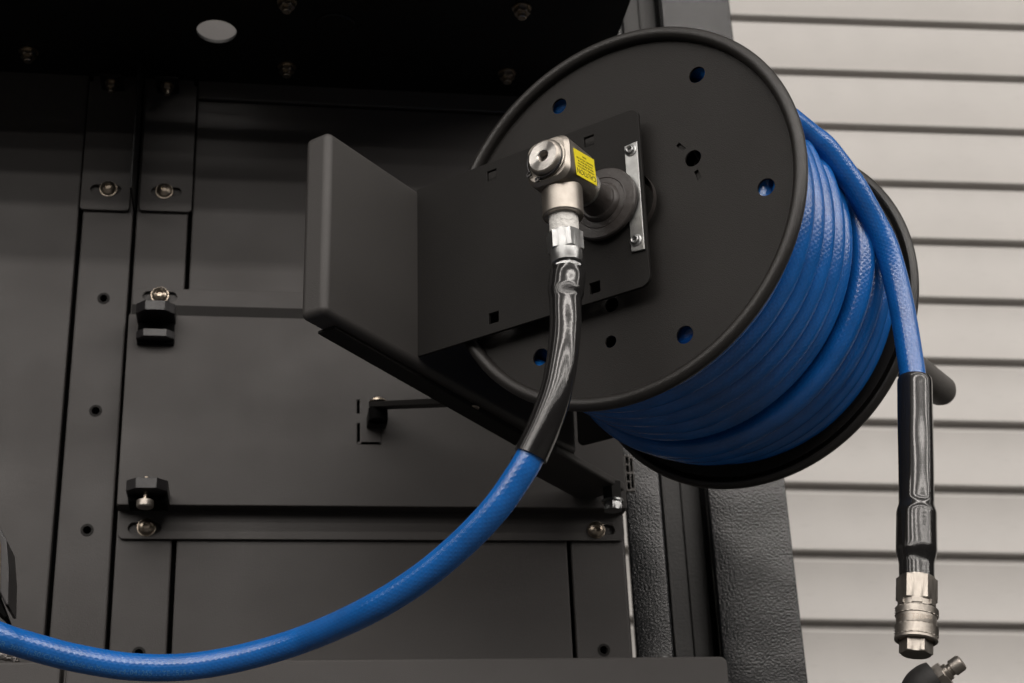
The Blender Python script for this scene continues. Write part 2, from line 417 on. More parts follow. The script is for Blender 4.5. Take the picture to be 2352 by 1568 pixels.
# side return of the cabinet at the right
part('side_wall', MB().box((0.3515*K-0.001, WY+0.002, 0.0), (0.3515*K+0.0015, WY+0.05, 0.96)).mesh('side_wall', smooth=False), M_panel, cab)
# hood: black soffit with one open hole, front edge out of the picture
HZ = 0.9484*1.005; HX = 0.3575
me = sheet('hood', [(-1.1, 1.095), (HX, 1.095), (HX, WY+0.03), (-1.1, WY+0.03)], [circ(-0.063, 1.380, 0.0205)], t=0.004, bev=0.0005, T=Matrix.Translation((0, 0, HZ+0.004)))
part('hood', me, M_dark, cab)
part('hood_lip', MB().box((-1.1, 1.091, HZ+0.0005), (HX, 1.095, HZ+0.04)).mesh('hood_lip', smooth=False), M_dark, cab)
part('hole_plug', MB().lathe([(0, -0.0025), (0.019, -0.0025), (0.0205, -0.001), (0.0205, 0.0)], seg=40).mesh('hole_plug'), M_dark, cab, T=Matrix.Translation((0.0590, 1.355, HZ-0.0005)))
DOWN = Matrix.Rotation(PI, 4, 'X')
for x, y in ((-0.2585, 1.433), (0.0105, 1.437), (0.250, 1.428), (0.2475, 1.308), (0.0085, 1.320), (-0.2585, 1.31)):
    put('hanging_bolt', ME_hex, cab, Matrix.Translation((x, y, HZ - 0.0003)) @ DOWN)
part('added_riser_panel', MB().box((-1.1, WY+0.032, 0.985), (HX, WY+0.036, 1.45)).mesh('added_riser_panel', smooth=False), M_panel, cab)  # upright sheet added above the hood so the open hole shows lit grey
# centre fin with two slotted tabs
part('divider_fin', MB().box((-0.1432*K, WY-0.055, 0.7790*K), (-0.1412*K, WY-0.0045, HZ-0.001)).mesh('divider_fin'), M_dark, cab, bevel=0.0006)
for x0, x1, z0 in ((-0.1969, -0.1474, 0.7795), (-0.1374, -0.0845, 0.7805)):
    cx = (-0.1695 if x0 < -0.15 else -0.1128)
    me = sheet('slotted_tab', rrect(x0*K, z0*K, x1*K, 0.944, (0.004, 0.004, 0, 0)), [slot((x0+x1)/2*K, 0.8035*K, 0.031, 0.0105)], t=0.003, bev=0.0005,
               T=Matrix.Translation((0, WY-0.0045, 0)) @ FRONT)
    part('slotted_tab', me, M_panel, cab)
    put('bolt', ME_bolt, cab, face_T(cx*K, WY-0.0046, 0.8038*K, random.random()))
for x in (-0.1735, -0.1155):
    put('hanging_bolt', ME_hex, cab, Matrix.Translation((x, 1.452, HZ - 0.022)) @ DOWN @ Matrix.Diagonal((0.7, 0.7, 0.9, 1)))
    part('corner_clip', MB().box((x-0.012, 1.438, HZ-0.022), (x+0.012, 1.468, HZ-0.0195)).mesh('corner_clip'), M_dark, cab, bevel=0.0005)

# ---- bolted cover box in the lower middle
FY = 1.453; KF = FY/1.42
cover = thing('cover_box', 'flat grey cover box bolted across the lower cabinet below the hose reel arm', 'cover', Matrix.Translation((0.1, WY, 0.45)))
def cpart(name, me, ma, **k):
    T = cover.matrix_world.inverted()
    if isinstance(me, MB): me = me.mesh(name)
    me.transform(T); return part(name, me, ma, cover, **k)
CX0, CX1 = -0.1374*KF, 0.3480*KF; CZ0, CZ1 = 0.4515*KF, 0.6614
me = sheet('front_face', rrect(CX0, CZ0, CX1, CZ1, 0.0012), [rrect(0.0885-0.0012, 0.5270, 0.0885+0.0014, 0.5480), rrect(0.0885, 0.5262, 0.1110, 0.5278), rrect(0.1096, 0.5270, 0.1120, 0.5480),
            rrect(0.0870, 0.5590, 0.0896, 0.5730), ], t=0.003, bev=0.0009, T=Matrix.Translation((0, FY, 0)) @ FRONT)
cpart('front_face', me, M_panel)
cpart('inner_shadow_plate', MB().box((CX0+.01, FY+0.006, CZ0+.004), (CX1-.01, FY+0.007, CZ1-.004)), M_void)
cpart('side_face', MB().box((CX0, FY+0.0032, CZ0), (CX0+0.002, WY-0.001, CZ1)), M_panel)
cpart('side_face', MB().box((CX1-0.002, FY+0.0032, CZ0), (CX1, WY-0.001, CZ1)), M_panel)
cpart('underside', MB().box((CX0+.0022, FY+0.0032, CZ0), (CX1-.0022, WY-0.001, CZ0+0.002)), M_panel)
cpart('groove_shade_strip', MB().box((CX0+.001, WY-0.0050, CZ1-0.004), (CX1-.001, WY-0.0042, 0.680)), M_black)  # black paint stands in for the shade inside the recessed groove
cpart('topside', MB().box((CX0+.0022, FY+0.0032, CZ1-0.002), (CX1-.0022, FY+0.006, CZ1)), M_panel)
FX0, FX1 = -0.1384*K, 0.3520*K
me = sheet('lower_flange', rrect(FX0, 0.4293*K, FX1, 0.4620*K, (0.006, 0.006, 0, 0)), [slot(-0.1136*K, 0.4400*K, 0.031, 0.0105), slot(0.3290*K, 0.4405*K, 0.027, 0.0105)], t=0.003, bev=0.0006, T=Matrix.Translation((0, WY-0.004, 0)) @ FRONT)
cpart('lower_flange', me, M_panel)
me = sheet('upper_flange', rrect(FX0, 0.6740, FX1, 0.6920*K, (0, 0, 0.006, 0.006)), [slot(-0.1115*K, 0.6830*K, 0.034, 0.0105)], t=0.003, bev=0.0006, T=Matrix.Translation((0, WY-0.004, 0)) @ FRONT)
cpart('upper_flange', me, M_panel)
TI = cover.matrix_world.inverted()
for x, z in ((-0.1120, 0.4405), (0.3235, 0.4400), (-0.1115, 0.6840)):
    put('bolt', ME_bolt, cover, TI @ face_T(x*K, WY-0.0041, z*K, random.random()))

# ---- two latches on the cover
def octo(w_, d, c): return [(-w_/2, 0), (w_/2, 0), (w_/2, -d+c), (w_/2-c, -d), (-w_/2+c, -d), (-w_/2, -d+c)]
def latch(x, y, z, label, screw):
    t = thing('cover_latch', label, 'latch', Matrix.Translation((x, y, z)), 'latches on the cover box')
    W_ = 0.0378
    part('top_plate', prism(octo(W_, 0.052, 0.0095), -0.0105, 0.0).mesh('top_plate', 20), M_alu, t, bevel=0.0005)
    part('shaded_back_block', prism(octo(W_*0.94, 0.030 if screw else 0.024, 0.002), -0.016 if screw else -0.034, -0.0107).mesh('shaded_back_block', 20), M_void, t)  # near-black filler, the shade below the top plate put into its colour
    if screw:
        def kn(i, j): return 1 + (0.05 if (i + j) % 2 else 0) * (1 if 1 < j < 8 else 0)
        prof = [(0, -0.0160), (0.0060, -0.0160), (0.0072, -0.0168)] + [(0.0075, -0.0168 - 0.0011*q) for q in range(1, 6)] + [(0.0070, -0.0236), (0.0, -0.0238)]
        sw = part('thumb_screw', MB().lathe(prof, seg=60, radf=kn).mesh('thumb_screw', 25), M_steel, t, T=Matrix.Translation((-0.001, -0.040, -0.002)))
        part('shank', MB().lathe([(0.0022, 0.006), (0.0022, -0.018)], seg=16).mesh('shank'), M_bolt, sw)
        part('screw_tip', MB().lathe([(0, 0.0045), (0.0014, 0.004), (0.0014, 0)], seg=14).mesh('screw_tip'), M_zinc, sw, T=Matrix.Translation((0.001, 0.002, 0.002)))
    else:
        za = at_y(357, 754, y-0.036).z - z; zb = at_y(357, 771, y-0.036).z - z
        part('lower_plate', prism(octo(W_*0.98, 0.036, 0.0075), zb, za).mesh('lower_plate', 20), M_alu, t, bevel=0.0005)
lp = at_y(357, 690, WY-0.055)
latch(lp.x, WY-0.0045, lp.z, 'black octagonal latch under the bolt at the top left of the cover box', False)
lp = at_y(337, 1096, FY-0.052)
latch(lp.x, FY-0.0004, lp.z, 'black octagonal latch with knurled thumb screw near the cover box bottom', True)

# ---- stay link between the cover and the reel arm
lk = at_y(868, 932, FY-0.022)
link = thing('stay_link', 'thin flat black stay link pinned to the cover and reaching the reel arm', 'link bar', Matrix.Translation(lk))
part('pivot_block', MB().lathe([(0, -0.016), (0.009, -0.016), (0.0095, -0.015), (0.0095, -0.003), (0, -0.003)], seg=28).mesh('pivot_block'), M_void, link)
part('ear', MB().box((-0.0098, -0.002, -0.016), (0.0098, 0.0215, -0.0045)).mesh('ear'), M_black, link, bevel=0.001)
e2 = at_y(1040, 925, 1.30) - lk
dirl = Vector((e2.x, e2.y, e2.z)); L = dirl.length
TL = axis_T(Vector((0, 0, 0)), dirl)
mbk = MB(); u = dirl.normalized(); side = u.cross(Vector((0, 0, 1))).normalized(); upv = side.cross(u)
def bar(mb, a, b, hw, z0, z1):
    d = (b - a).normalized(); s_ = d.cross(Vector((0, 0, 1))).normalized()
    a2 = a - d*0.004
    mb.hexa([a2 - s_*hw + Vector((0,0,z0)), a2 + s_*hw + Vector((0,0,z0)), b + s_*hw + Vector((0,0,z0)), b - s_*hw + Vector((0,0,z0)),
             a2 - s_*hw + Vector((0,0,z1)), a2 + s_*hw + Vector((0,0,z1)), b + s_*hw + Vector((0,0,z1)), b - s_*hw + Vector((0,0,z1))])
bar(mbk, Vector((0, 0, 0)), e2 + dirl.normalized()*0.02, 0.0085, -0.0025, 0.0035)
part('bar', mbk.mesh('bar'), M_black, link, bevel=0.0008)
part('washer', MB().lathe([(0, 0.004), (0.0085, 0.004), (0.0085, 0.0052), (0, 0.0052)], seg=28).mesh('washer'), M_bolt, link)
part('washer', MB().lathe([(0, -0.0042), (0.0085, -0.0042), (0.0085, -0.0028), (0, -0.0028)], seg=28).mesh('washer'), M_bolt, link)
part('pivot_screw', MB().lathe([(0.0052, 0.0052), (0.0052, 0.0072), (0.004, 0.0085), (0, 0.0088)], seg=24).mesh('pivot_screw'), M_bolt, link)

# ---- shelf front at the bottom
SHY = 1.30
me1 = sheet('front_panel', rrect(-0.1575, -0.15, 0.3975, 0.2802, (0, 0, 0.006, 0.002)), t=0.03, bev=0.0022, T=FRONT)
me2 = sheet('front_panel', rrect(-0.9, -0.15, -0.1620, 0.2802, (0, 0, 0.002, 0)), t=0.03, bev=0.0022, T=FRONT)
shelf = thing('drawer_bank', 'grey drawer fronts along the bottom edge under the blue hose', 'drawers', Matrix.Translation((0, SHY, 0)))
part('front_panel', me1, M_panel, shelf); part('front_panel', me2, M_panel, shelf)
part('carcass', MB().box((-0.9, 0.031, -0.15), (0.385, WY-SHY-0.02, 0.24)).mesh('carcass', smooth=False), M_black, shelf)

# ---- things cut by the left edge
dv = at_y(10, 1300, 1.33)
dev = thing('side_device', 'black faceted device housing with orange stripe, cut by the left photo edge', 'device', Matrix.Translation((0, 1.33, 0)))
pts = [at_y(x, y, 1.33) for x, y in ((-90, 1150), (-12, 1190), (3, 1216), (16, 1242), (21, 1310), (19, 1389), (12, 1389), (-10, 1340), (-90, 1330))]
me = sheet('housing', [(p.x, p.z) for p in pts], t=0.05, bev=0.0012, T=FRONT); part('housing', me, M_alu, dev)
pts = [at_y(x, y, 1.33) for x, y in ((-6, 1228), (-2, 1228), (0.6, 1250), (0, 1350), (-6, 1350))]
me = sheet('stripe', [(p.x, p.z) for p in pts], t=0.002, bev=0.0003, T=Matrix.Translation((0, -0.0022, 0)) @ FRONT); part('stripe', me, M_orange, dev)
pts = [at_y(x, y, 1.33) for x, y in ((-90, 1345), (-10, 1350), (14, 1412), (9, 1416), (-14, 1395), (-90, 1395))]
me = sheet('foot', [(p.x, p.z) for p in pts], t=0.03, bev=0.001, T=Matrix.Translation((0, 0.004, 0)) @ FRONT); part('foot', me, M_void, dev)
pa = [at_y(x, y, 1.315) for x, y in ((-60, 1488), (-20, 1499), (0, 1503), (20, 1507), (38, 1512))]
sp_ = spline(pa, 10)
fo = thing('braided_cable', 'short silvery braided cable lying on the drawer top behind the hose', 'cable', Matrix.Translation(sp_[0]))
part('braid', MB().tube([p - sp_[0] + Vector((0, 0, 0.0006*math.sin(i*1.9))) for i, p in enumerate(sp_)], [0.0042*(1+0.12*math.sin(i*2.3)) for i in range(len(sp_))], 14).mesh('braid'),
     mat('braid_metal', (0.35, 0.33, 0.32), 0.4, 0.8, bump=[(500, 0.003, 3)]), fo)

# ---- small plastic grid right of the cabinet
gp = at_y(1447, 1086, 1.56)
gr = thing('plastic_grid', 'small grey plastic grid clip mounted beside the cabinet edge', 'grid', Matrix.Translation(gp))
hol = []
for k in range(4):
    z0 = -0.0185 + k*0.0098; hol.append(rrect(-0.0040, z0, -0.0006, z0+0.0080))
hol.append(rrect(0.0008, -0.0170, 0.0034, -0.0010)); hol.append(rrect(0.0008, 0.0018, 0.0034, 0.0165))
part('lattice', sheet('lattice', rrect(-0.0052, -0.0205, 0.0046, 0.0205), hol, t=0.004, bev=0.0003, T=FRONT), M_grid, gr)
part('back_plate', MB().box((-0.0050, 0.0045, -0.0203), (0.0044, 0.0055, 0.0203)).mesh('back_plate', smooth=False), M_void, gr)

# ================================================================== HOSE REEL  (local axes: x = e, y = n (reel axis), z = v)
C = Vector((0.26801179, 1.06518906, 0.58367069)); yaw, tilt = 0.829296, -0.0220928
n_ = Vector((math.cos(yaw)*math.cos(tilt), math.sin(yaw)*math.cos(tilt), math.sin(tilt)))
e_ = Vector((math.sin(yaw), -math.cos(yaw), 0)); v_ = e_.cross(n_)
RM = Matrix.Identity(4)
for i in range(3): RM[i][0] = e_[i]; RM[i][1] = n_[i]; RM[i][2] = v_[i]; RM[i][3] = C[i]
RMI = RM.inverted()
reel = thing('hose_reel', 'black steel hose reel on swing arm wound with blue hose', 'hose reel', RM)
AX = Matrix(((1,0,0),(0,0,1),(0,-1,0))).to_4x4()         # lathe Z -> +n  : (x,y,z)->(x, z, -y)
def disc(name, y0, sgn, holes, radial, parent, label=None):
    # face sheet
    Rf = 0.1547
    hs = [circ(*h) for h in holes] + radial
    me = sheet(name, circ(0, 0, Rf, 120), hs, t=0.0022, bev=0.0003, T=Matrix.Translation((0, y0, 0)) @ FRONT)
    o = part(name, me, M_disc, parent, label=label)
    r = 0.0054; cx, cy = 0.165 - r, 0.0
    prof = []
    # rolled lip: starts inside at the face, rises, rolls over outward and back
    prof.append((Rf - 0.0004, y0 + 0.0011))
    for k in range(0, 19):
        a = PI + 0.25 - (PI*1.55)*k/18
        prof.append((cx + r*math.cos(a), (y0 - 0.003*sgn) - sgn*r*math.sin(a)))
    rim = part('rim', MB().lathe(prof, T=AX, seg=160).mesh('rim', 60), M_rim, o)
    return o
H = [(-0.0484, 0.1213, 0.0071), (0.0807, 0.1008, 0.0071), (0.1287, -0.0193, 0.0071), (0.0512, -0.1198, 0.0071), (-0.0768, -0.1032, 0.0071), (-0.1290, 0.020, 0.0071),
     (-0.0124, -0.1078, 0.0049), (-0.0097, -0.0768, 0.0060), (0.0708, 0.0268, 0.0070), (-0.0705, 0.0277, 0.0070)]
rad = []
for cx_, cz_, a in ((0.0613, 0.0406, math.radians(-53)), (0.0736, 0.0108, math.radians(-75))):
    rad.append(rot(rrect(cx_-0.0044, cz_-0.0017, cx_+0.0044, cz_+0.0017), cx_, cz_, a))
front = disc('front_flange', 0.0035, 1, H, rad, reel)
me_tab = MB().box((-0.0056, -0.0008, -0.0030), (0.0056, 0.0008, 0.0030)).mesh('lock_tab')
me_tab.materials.append(M_disc)
for cx_, cz_, a in ((0.0613, 0.0406, math.radians(53)), (0.0736, 0.0108, math.radians(75))):
    put('lock_tab', me_tab, front, Matrix.Translation((cx_, 0.0068, cz_)) @ Matrix.Rotation(a, 4, 'Y'))
rear = disc('rear_flange', 0.2270, -1, [(-0.05, 0.1, 0.007)], [], reel)
part('drum', MB().lathe([(0.078, 0.0075), (0.078, 0.222)], T=AX, seg=64).mesh('drum'), M_disc, reel)
part('cross_rod', MB().lathe([(0.0032, 0.007), (0.0032, 0.215)], T=Matrix.Translation((0.073, 0, 0.023)) @ AX, seg=12).mesh('cross_rod'), M_disc, reel)
# side plate in front, with square punched holes
PX0, PX1, PZ0, PZ1 = -0.1872, 0.0340, -0.0786, 0.0803
sq = [rrect(x-0.0047, z-0.0047, x+0.0047, z+0.0047) for x, z in ((-0.1082, 0.0715-0.004), (-0.0124, 0.0694-0.004), (-0.0146, -0.0667), (-0.1098, -0.0651))]
me = sheet('side_plate', rrect(PX0, PZ0, PX1, PZ1, (0, 0.0085, 0.0085, 0), 8), sq, t=0.003, bev=0.0004, T=Matrix.Translation((0, -0.0125, 0)) @ FRONT)
part('side_plate', me, M_black, reel)
me = sheet('rear_side_plate', rrect(-0.1850, -0.0835, 0.0340, 0.0803, (0.006, 0.0085, 0.0085, 0), 8), [], t=0.003, bev=0.0004, T=Matrix.Translation((0, 0.2375, 0)) @ FRONT)
part('rear_side_plate', me, M_black, reel)
# swing arm: long folded box, slightly sagging to the rear
EW = -0.1865; E2 = -0.2120; N0, N1 = -0.1315, 0.2395
vs = [(E2, N0, -0.0830), (EW, N0, -0.0830), (EW, N1, -0.0923), (E2, N1, -0.0923), (E2, N0, 0.0812), (EW, N0, 0.0812), (EW, N1, 0.0800), (E2, N1, 0.0800)]
part('swing_arm', MB().hexa(vs).mesh('swing_arm', 30), M_black_lit, reel, bevel=0.0058, seg=6)
E3 = -0.238
vs = [(E3, 0.20, -0.1000), (EW, 0.20, -0.1000), (EW, 0.3275, -0.1040), (E3, 0.3275, -0.1040), (E3, 0.20, -0.0913), (EW, 0.20, -0.0913), (EW, 0.3275, -0.0943), (E3, 0.3275, -0.0943)]
part('pivot_plate', MB().hexa(vs).mesh('pivot_plate', 30), M_black_lit, reel, bevel=0.0025, seg=4)
vs = [(E2-0.001, -0.108, -0.0860), (EW-0.009, -0.108, -0.0860), (EW-0.009, 0.315, -0.1020), (E2-0.001, 0.315, -0.1020), (E2-0.001, -0.108, -0.0832), (EW-0.009, -0.108, -0.0832), (EW-0.009, 0.315, -0.0938), (E2-0.001, 0.315, -0.0938)]
part('arm_underplate', MB().hexa(vs).mesh('arm_underplate'), M_black, reel, bevel=0.0005)
part('arm_rivet', MB().lathe([(0, 0), (0.0055, 0), (0.005, 0.0012), (0, 0.0018)], seg=24).mesh('arm_rivet'), M_bolt, reel, T=Matrix.Translation((EW-0.0115, 0.083, -0.0908)) @ DOWN)
# pivot bolt under the far end of the arm
pv = RMI @ at_y(1405, 1118, 1.425)
pb = part('pivot_bushing', MB().lathe([(0, 0.004), (0.0100, 0.004), (0.0100, -0.014), (0, -0.014)], seg=6).mesh('pivot_bushing'), M_black, reel, T=Matrix.Translation(pv))
mb = MB(); mb.lathe([(0, -0.0140), (0.0108, -0.0140), (0.0108, -0.0160), (0, -0.0160)], seg=30); hexnut(mb, Matrix.Identity(4), 0.0098, -0.0245, -0.016)
part('pivot_nut', mb.mesh('pivot_nut'), M_zinc, pb)
# zinc strap with two hollow rivets
st = sheet('strap', [(0.0206, -0.0478), (0.0322, -0.0488), (0.0322, 0.0479), (0.0206, 0.0470)], [circ(0.0264, 0.0412, 0.0018, 16), circ(0.0254, -0.0391, 0.0018, 16)], t=0.0018, bev=0.0004, T=Matrix.Translation((0, -0.0146, 0)) @ FRONT)
strap = part('strap', st, M_strap, reel)
FT = Matrix.Rotation(PI/2, 4, 'X')
me_r = MB().lathe([(0.0050, 0.0), (0.0052, 0.0006), (0.0040, 0.0012), (0.0038, 0.0018), (0.0033, 0.0029), (0.0026, 0.0032), (0.0019, 0.0028), (0.0017, 0.0005), (0.0, 0.0003)], seg=32).mesh('rivet')
me_r.materials.append(M_zinc)
for x, z in ((0.0264, 0.0412), (0.0254, -0.0391)): put('rivet', me_r, strap, Matrix.Translation((x, -0.0147, z)) @ FT)
# black bushing
bush = part('bushing', MB().lathe([(0.029, -0.001), (0.0305, -0.0002), (0.0305, 0.0030), (0.0295, 0.0040), (0.0222, 0.0044), (0.0218, 0.0048), (0.0212, 0.0044), (0.0172, 0.0050), (0.0162, 0.0080), (0.0150, 0.0092), (0.0136, 0.0092), (0.0128, 0.0105), (0.0118, 0.0190), (0.0118, 0.034), (0.0, 0.034)], T=FT, seg=72).mesh('bushing'),
            M_plast, reel, T=Matrix.Translation((0.0, -0.0165, 0.0)))
for a in (0.4, 1.9, 3.3, 5.0):
    part('mould_mark', MB().lathe([(0.0016, 0), (0.0019, 0.0003), (0.0022, 0)], seg=16).mesh('mould_mark'), M_plast, bush, T=Matrix.Translation((0.0192*math.cos(a), -0.0044, 0.0192*math.sin(a))) @ FT)
part('spindle_collar', MB().lathe([(0.0285, 0), (0.0285, 0.005), (0.024, 0.008)], T=AX, seg=48).mesh('spindle_collar'), M_plast, reel, T=Matrix.Translation((0.012, -0.0090, 0.0)))
# swivel joint
zc = -0.0012
sw = bpy.data.objects.new('swivel_joint', MB().box((-0.0186, -0.1000, zc-0.0166), (0.0186, -0.0590, zc+0.0166)).mesh('swivel_joint', smooth=True)); COL.objects.link(sw)
sw.parent = reel; sw.data.materials.append(M_steel)
# octagonal chamfer: intersect look by building an explicit rounded outline instead of a plain block
def block_mesh():
    mb = MB(); rings = []
    def rr(hx, hz, r, seg=6):
        return rrect(-hx, zc-hz, hx, zc+hz+0.0040, r, seg)
    lv = [(-0.1000, 0.0160, 0.0143, 0.0085), (-0.0992, 0.0170, 0.0152, 0.0092), (-0.0966, 0.0186, 0.0168, 0.0092), (-0.0630, 0.0186, 0.0168, 0.0092), (-0.0604, 0.0178, 0.0158, 0.0085), (-0.0595, 0.0165, 0.0145, 0.0075)]
    vs = []; n = None
    for y, hx, hz, r in lv:
        o = rr(hx, hz, r); n = len(o); vs += [(x, y, z) for x, z in o]
    fs = [(j*n+i, j*n+(i+1) % n, (j+1)*n+(i+1) % n, (j+1)*n+i) for j in range(len(lv)-1) for i in range(n)]
    fs += [tuple(range(n)), tuple((len(lv)-1)*n + i for i in range(n))]
    mb.add(vs, fs); return mb.mesh('swivel_joint', 28)
sw.data = block_mesh(); sw.data.materials.append(M_steel)
part('boss', MB().lathe([(0.0160, -0.0005), (0.0160, 0.0010), (0.0146, 0.0014), (0.0142, 0.0032), (0.0136, 0.0052), (0.0128, 0.0060), (0.0118, 0.0063)], T=FT, seg=64).mesh('boss', 30), M_steel, sw, T=Matrix.Translation((0.0006, -0.1000, 0.0008)))
part('boss_face', MB().lathe([(0.0119, 0.0), (0.0050, -0.00015), (0.0044, -0.0008)], T=FT, seg=64).mesh('boss_face', 30), M_turned, sw, T=Matrix.Translation((0.0006, -0.1063, 0.0008)))
thr = [(0.0045, -0.0007)]
for k in range(14): thr += [(0.0044 if k % 2 else 0.0038, -0.0014 - 0.0009*k)]
thr.append((0, -0.0145))
part('threaded_port', MB().lathe(thr, T=FT, seg=40).mesh('threaded_port', 20), M_steel, sw, T=Matrix.Translation((0.0006, -0.1063, 0.0008)))
# retaining ring
mb = MB(); arcp = [Vector((0.0150*math.cos(a), -0.0022, 0.0150*math.sin(a))) for a in [math.radians(-115 + 325*k/60) for k in range(61)]]
mb.tube(arcp, 0.0009, 8)
rg = part('retaining_ring', mb.mesh('retaining_ring'), M_alu, sw, T=Matrix.Translation((-0.0005, -0.1000, 0.0003)))
for a in (-115, -150):
    part('ring_lug', MB().lathe([(0.0009, 0), (0.0009, 0.0012), (0.0021, 0.0012), (0.0021, 0), (0.0009, 0)], T=FT, seg=16).mesh('ring_lug'), M_alu, rg, T=Matrix.Translation((0.0166*math.cos(math.radians(a)), -0.0012, 0.0166*math.sin(math.radians(a)))))
part('axle', MB().lathe([(0.0135, -0.0600), (0.0135, -0.0500), (0.0130, -0.0490), (0.0130, -0.0460)], T=AX, seg=48).mesh('axle', 30), M_steel, sw)
part('washer', MB().lathe([(0.0, -0.0462), (0.0142, -0.0460), (0.0142, -0.0448), (0, -0.0448)], T=AX, seg=48).mesh('washer', 30), M_zinc, sw)
part('axle_core', MB().lathe([(0.0108, -0.0460), (0.0108, -0.012)], T=AX, seg=40).mesh('axle_core', 30), M_plast, sw)
# outlet barrel
SD = Matrix.Translation((0, -0.0795, 0)) @ DOWN
barrel = part('outlet_barrel', MB().lathe([(0.0155, 0.012), (0.0155, 0.0385), (0.0148, 0.0395), (0.0116, 0.0395), (0.0114, 0.0330), (0, 0.0330)], seg=64).mesh('outlet_barrel', 30), M_steel, sw, T=SD)
# label on the e face
LB = Matrix(((0,0,1,0.0189),(-1,0,0,-0.0752),(0,-1,0,-0.0003),(0,0,0,1))) @ Matrix.Rotation(math.radians(8), 4, 'Z')
lab = part('warning_label', sheet('warning_label', rrect(-0.0150, -0.0108, 0.0150, 0.0112, 0.0006), t=0.0003, bev=0.00005, z=0.0001), M_yel, sw, T=LB, label='yellow caution label with black print')
lines = [('CAUTION', 0.0062, 0.0066), ('A FLEXIBLE CONNECTION', 0.00205, 0.0028), ('MUST BE USED BETWEEN', 0.00205, 0.0004), ('SWIVEL AND INLET OR', 0.00205, -0.0020), ('WARRANTY WILL BE VOID', 0.00205, -0.0044), ('100204', 0.00205, -0.0072)]
for i, (t_, s_, yy) in enumerate(lines):
    me = text_mesh(t_, s_, Matrix.Translation((0, yy, 0.00015)) @ Matrix.Diagonal((1.0, 1, 1, 1)))
    part('lettering', me, M_ink, lab)
# crank handle on the rear flange
hp0 = RMI @ at_depth(2070, 842, 1.46); hp1 = hp0 + Vector((0.012, 0.0, 0))
cr0 = RMI @ at_depth(2092, 842, 1.475)
hd = RMI.to_3x3() @ (at_depth(2168, 902, 1.52) - at_depth(2092, 842, 1.475))
TH = axis_T(cr0 - hd.normalized()*0.01, hd)
part('crank_grip', MB().lathe([(0, 0), (0.0142, 0.0), (0.0150, 0.004), (0.0150, hd.length + 0.005), (0.0125, hd.length + 0.011), (0.009, hd.length + 0.0155), (0, hd.length + 0.017)], seg=40).mesh('crank_grip', 50), M_grip, reel, T=TH)
part('crank_arm', MB().tube([hp0 + Vector((-0.14, -0.0, 0.04)), hp0, cr0 + hd.normalized()*0.002], 0.0045, 16).mesh('crank_arm'), M_disc, reel)

# ================================================================== WOUND HOSE (top-level: it lies on the reel)
HR = 0.01025
Nn = [0.0185, 0.0245, 0.0452, 0.0660, 0.0865, 0.1085, 0.1305, 0.1570, 0.1800, 0.1985, 0.2150]
REF = math.radians(-45)
def interp(tab, x):
    x = max(0, min(len(tab)-1-1e-6, x)); i = int(x); f = x - i
    p = [tab[max(0, i-1)], tab[i], tab[i+1], tab[min(len(tab)-1, i+2)]]
    return 0.5*((2*p[1]) + (p[2]-p[0])*f + (2*p[0]-5*p[1]+4*p[2]-p[3])*f*f + (3*p[1]-p[0]-3*p[2]+p[3])*f**3)
Rt = [0.1400, 0.1405, 0.1405, 0.1400, 0.1405, 0.1402, 0.1370, 0.1455, 0.1440, 0.1420, 0.1400]
path = []
turns = 10.75; steps = 110
for i in range(int(turns*steps) + 1):
    k = i/steps - 0.4; phi = REF - 2*PI*k
    R_ = interp(Rt, k) - (0.03*max(0, k-10.05)) + 0.0008*math.sin(3.1*phi + 1.7*k)
    path.append(Vector((R_*math.cos(phi), interp(Nn, k), R_*math.sin(phi))))
hose = thing('wound_hose', 'blue braided hose wound on the reel with its free end hanging at the right', 'hose', RM)
part('coils', MB().tube(path, HR, 22).mesh('coils', 60), M_hose, hose)
lower = []
for i in range(int(9.5*90)):
    k = i/90; phi = -2*PI*k; lower.append(Vector((0.1205*math.cos(phi), 0.018 + k*0.0208, 0.1205*math.sin(phi))))
part('inner_coils', MB().tube(lower, HR, 14).mesh('inner_coils', 60), M_hose, hose)
def rp(px, py, nval):
    """point of the hanging end: on the plane at distance nval along the reel axis"""
    d = RMI.to_3x3() @ ray(px, py); o = RMI @ Vector((0, 0, 0)); t = (nval - o.y)/d.y; return o + d*t
tl = []
for phi, nv, rr_ in ((90, 0.021, 0.1405), (62, 0.022, 0.1405), (44, 0.026, 0.1410), (35, 0.038, 0.1430), (29, 0.060, 0.1480)):
    a = math.radians(phi); tl.append(Vector((rr_*math.cos(a), nv, rr_*math.sin(a))))
tl += [rp(*q) for q in ((1861, 312, 0.0865), (1895, 339, 0.100), (1942, 399, 0.120), (1967, 435, 0.130), (2011, 515, 0.150), (2032, 558, 0.158), (2050, 614, 0.164), (2067, 684, 0.167), (2081, 760, 0.168), (2098, 872, 0.167))]
tail_end = RMI @ at_depth(2101, 905, (RW.transposed() @ (RM @ tl[-1])).z - 0.008)
tl.append(tail_end)
tp = spline(tl, 14)
part('free_end', MB().tube(tp, HR, 28).mesh('free_end', 60), M_hose, hose)
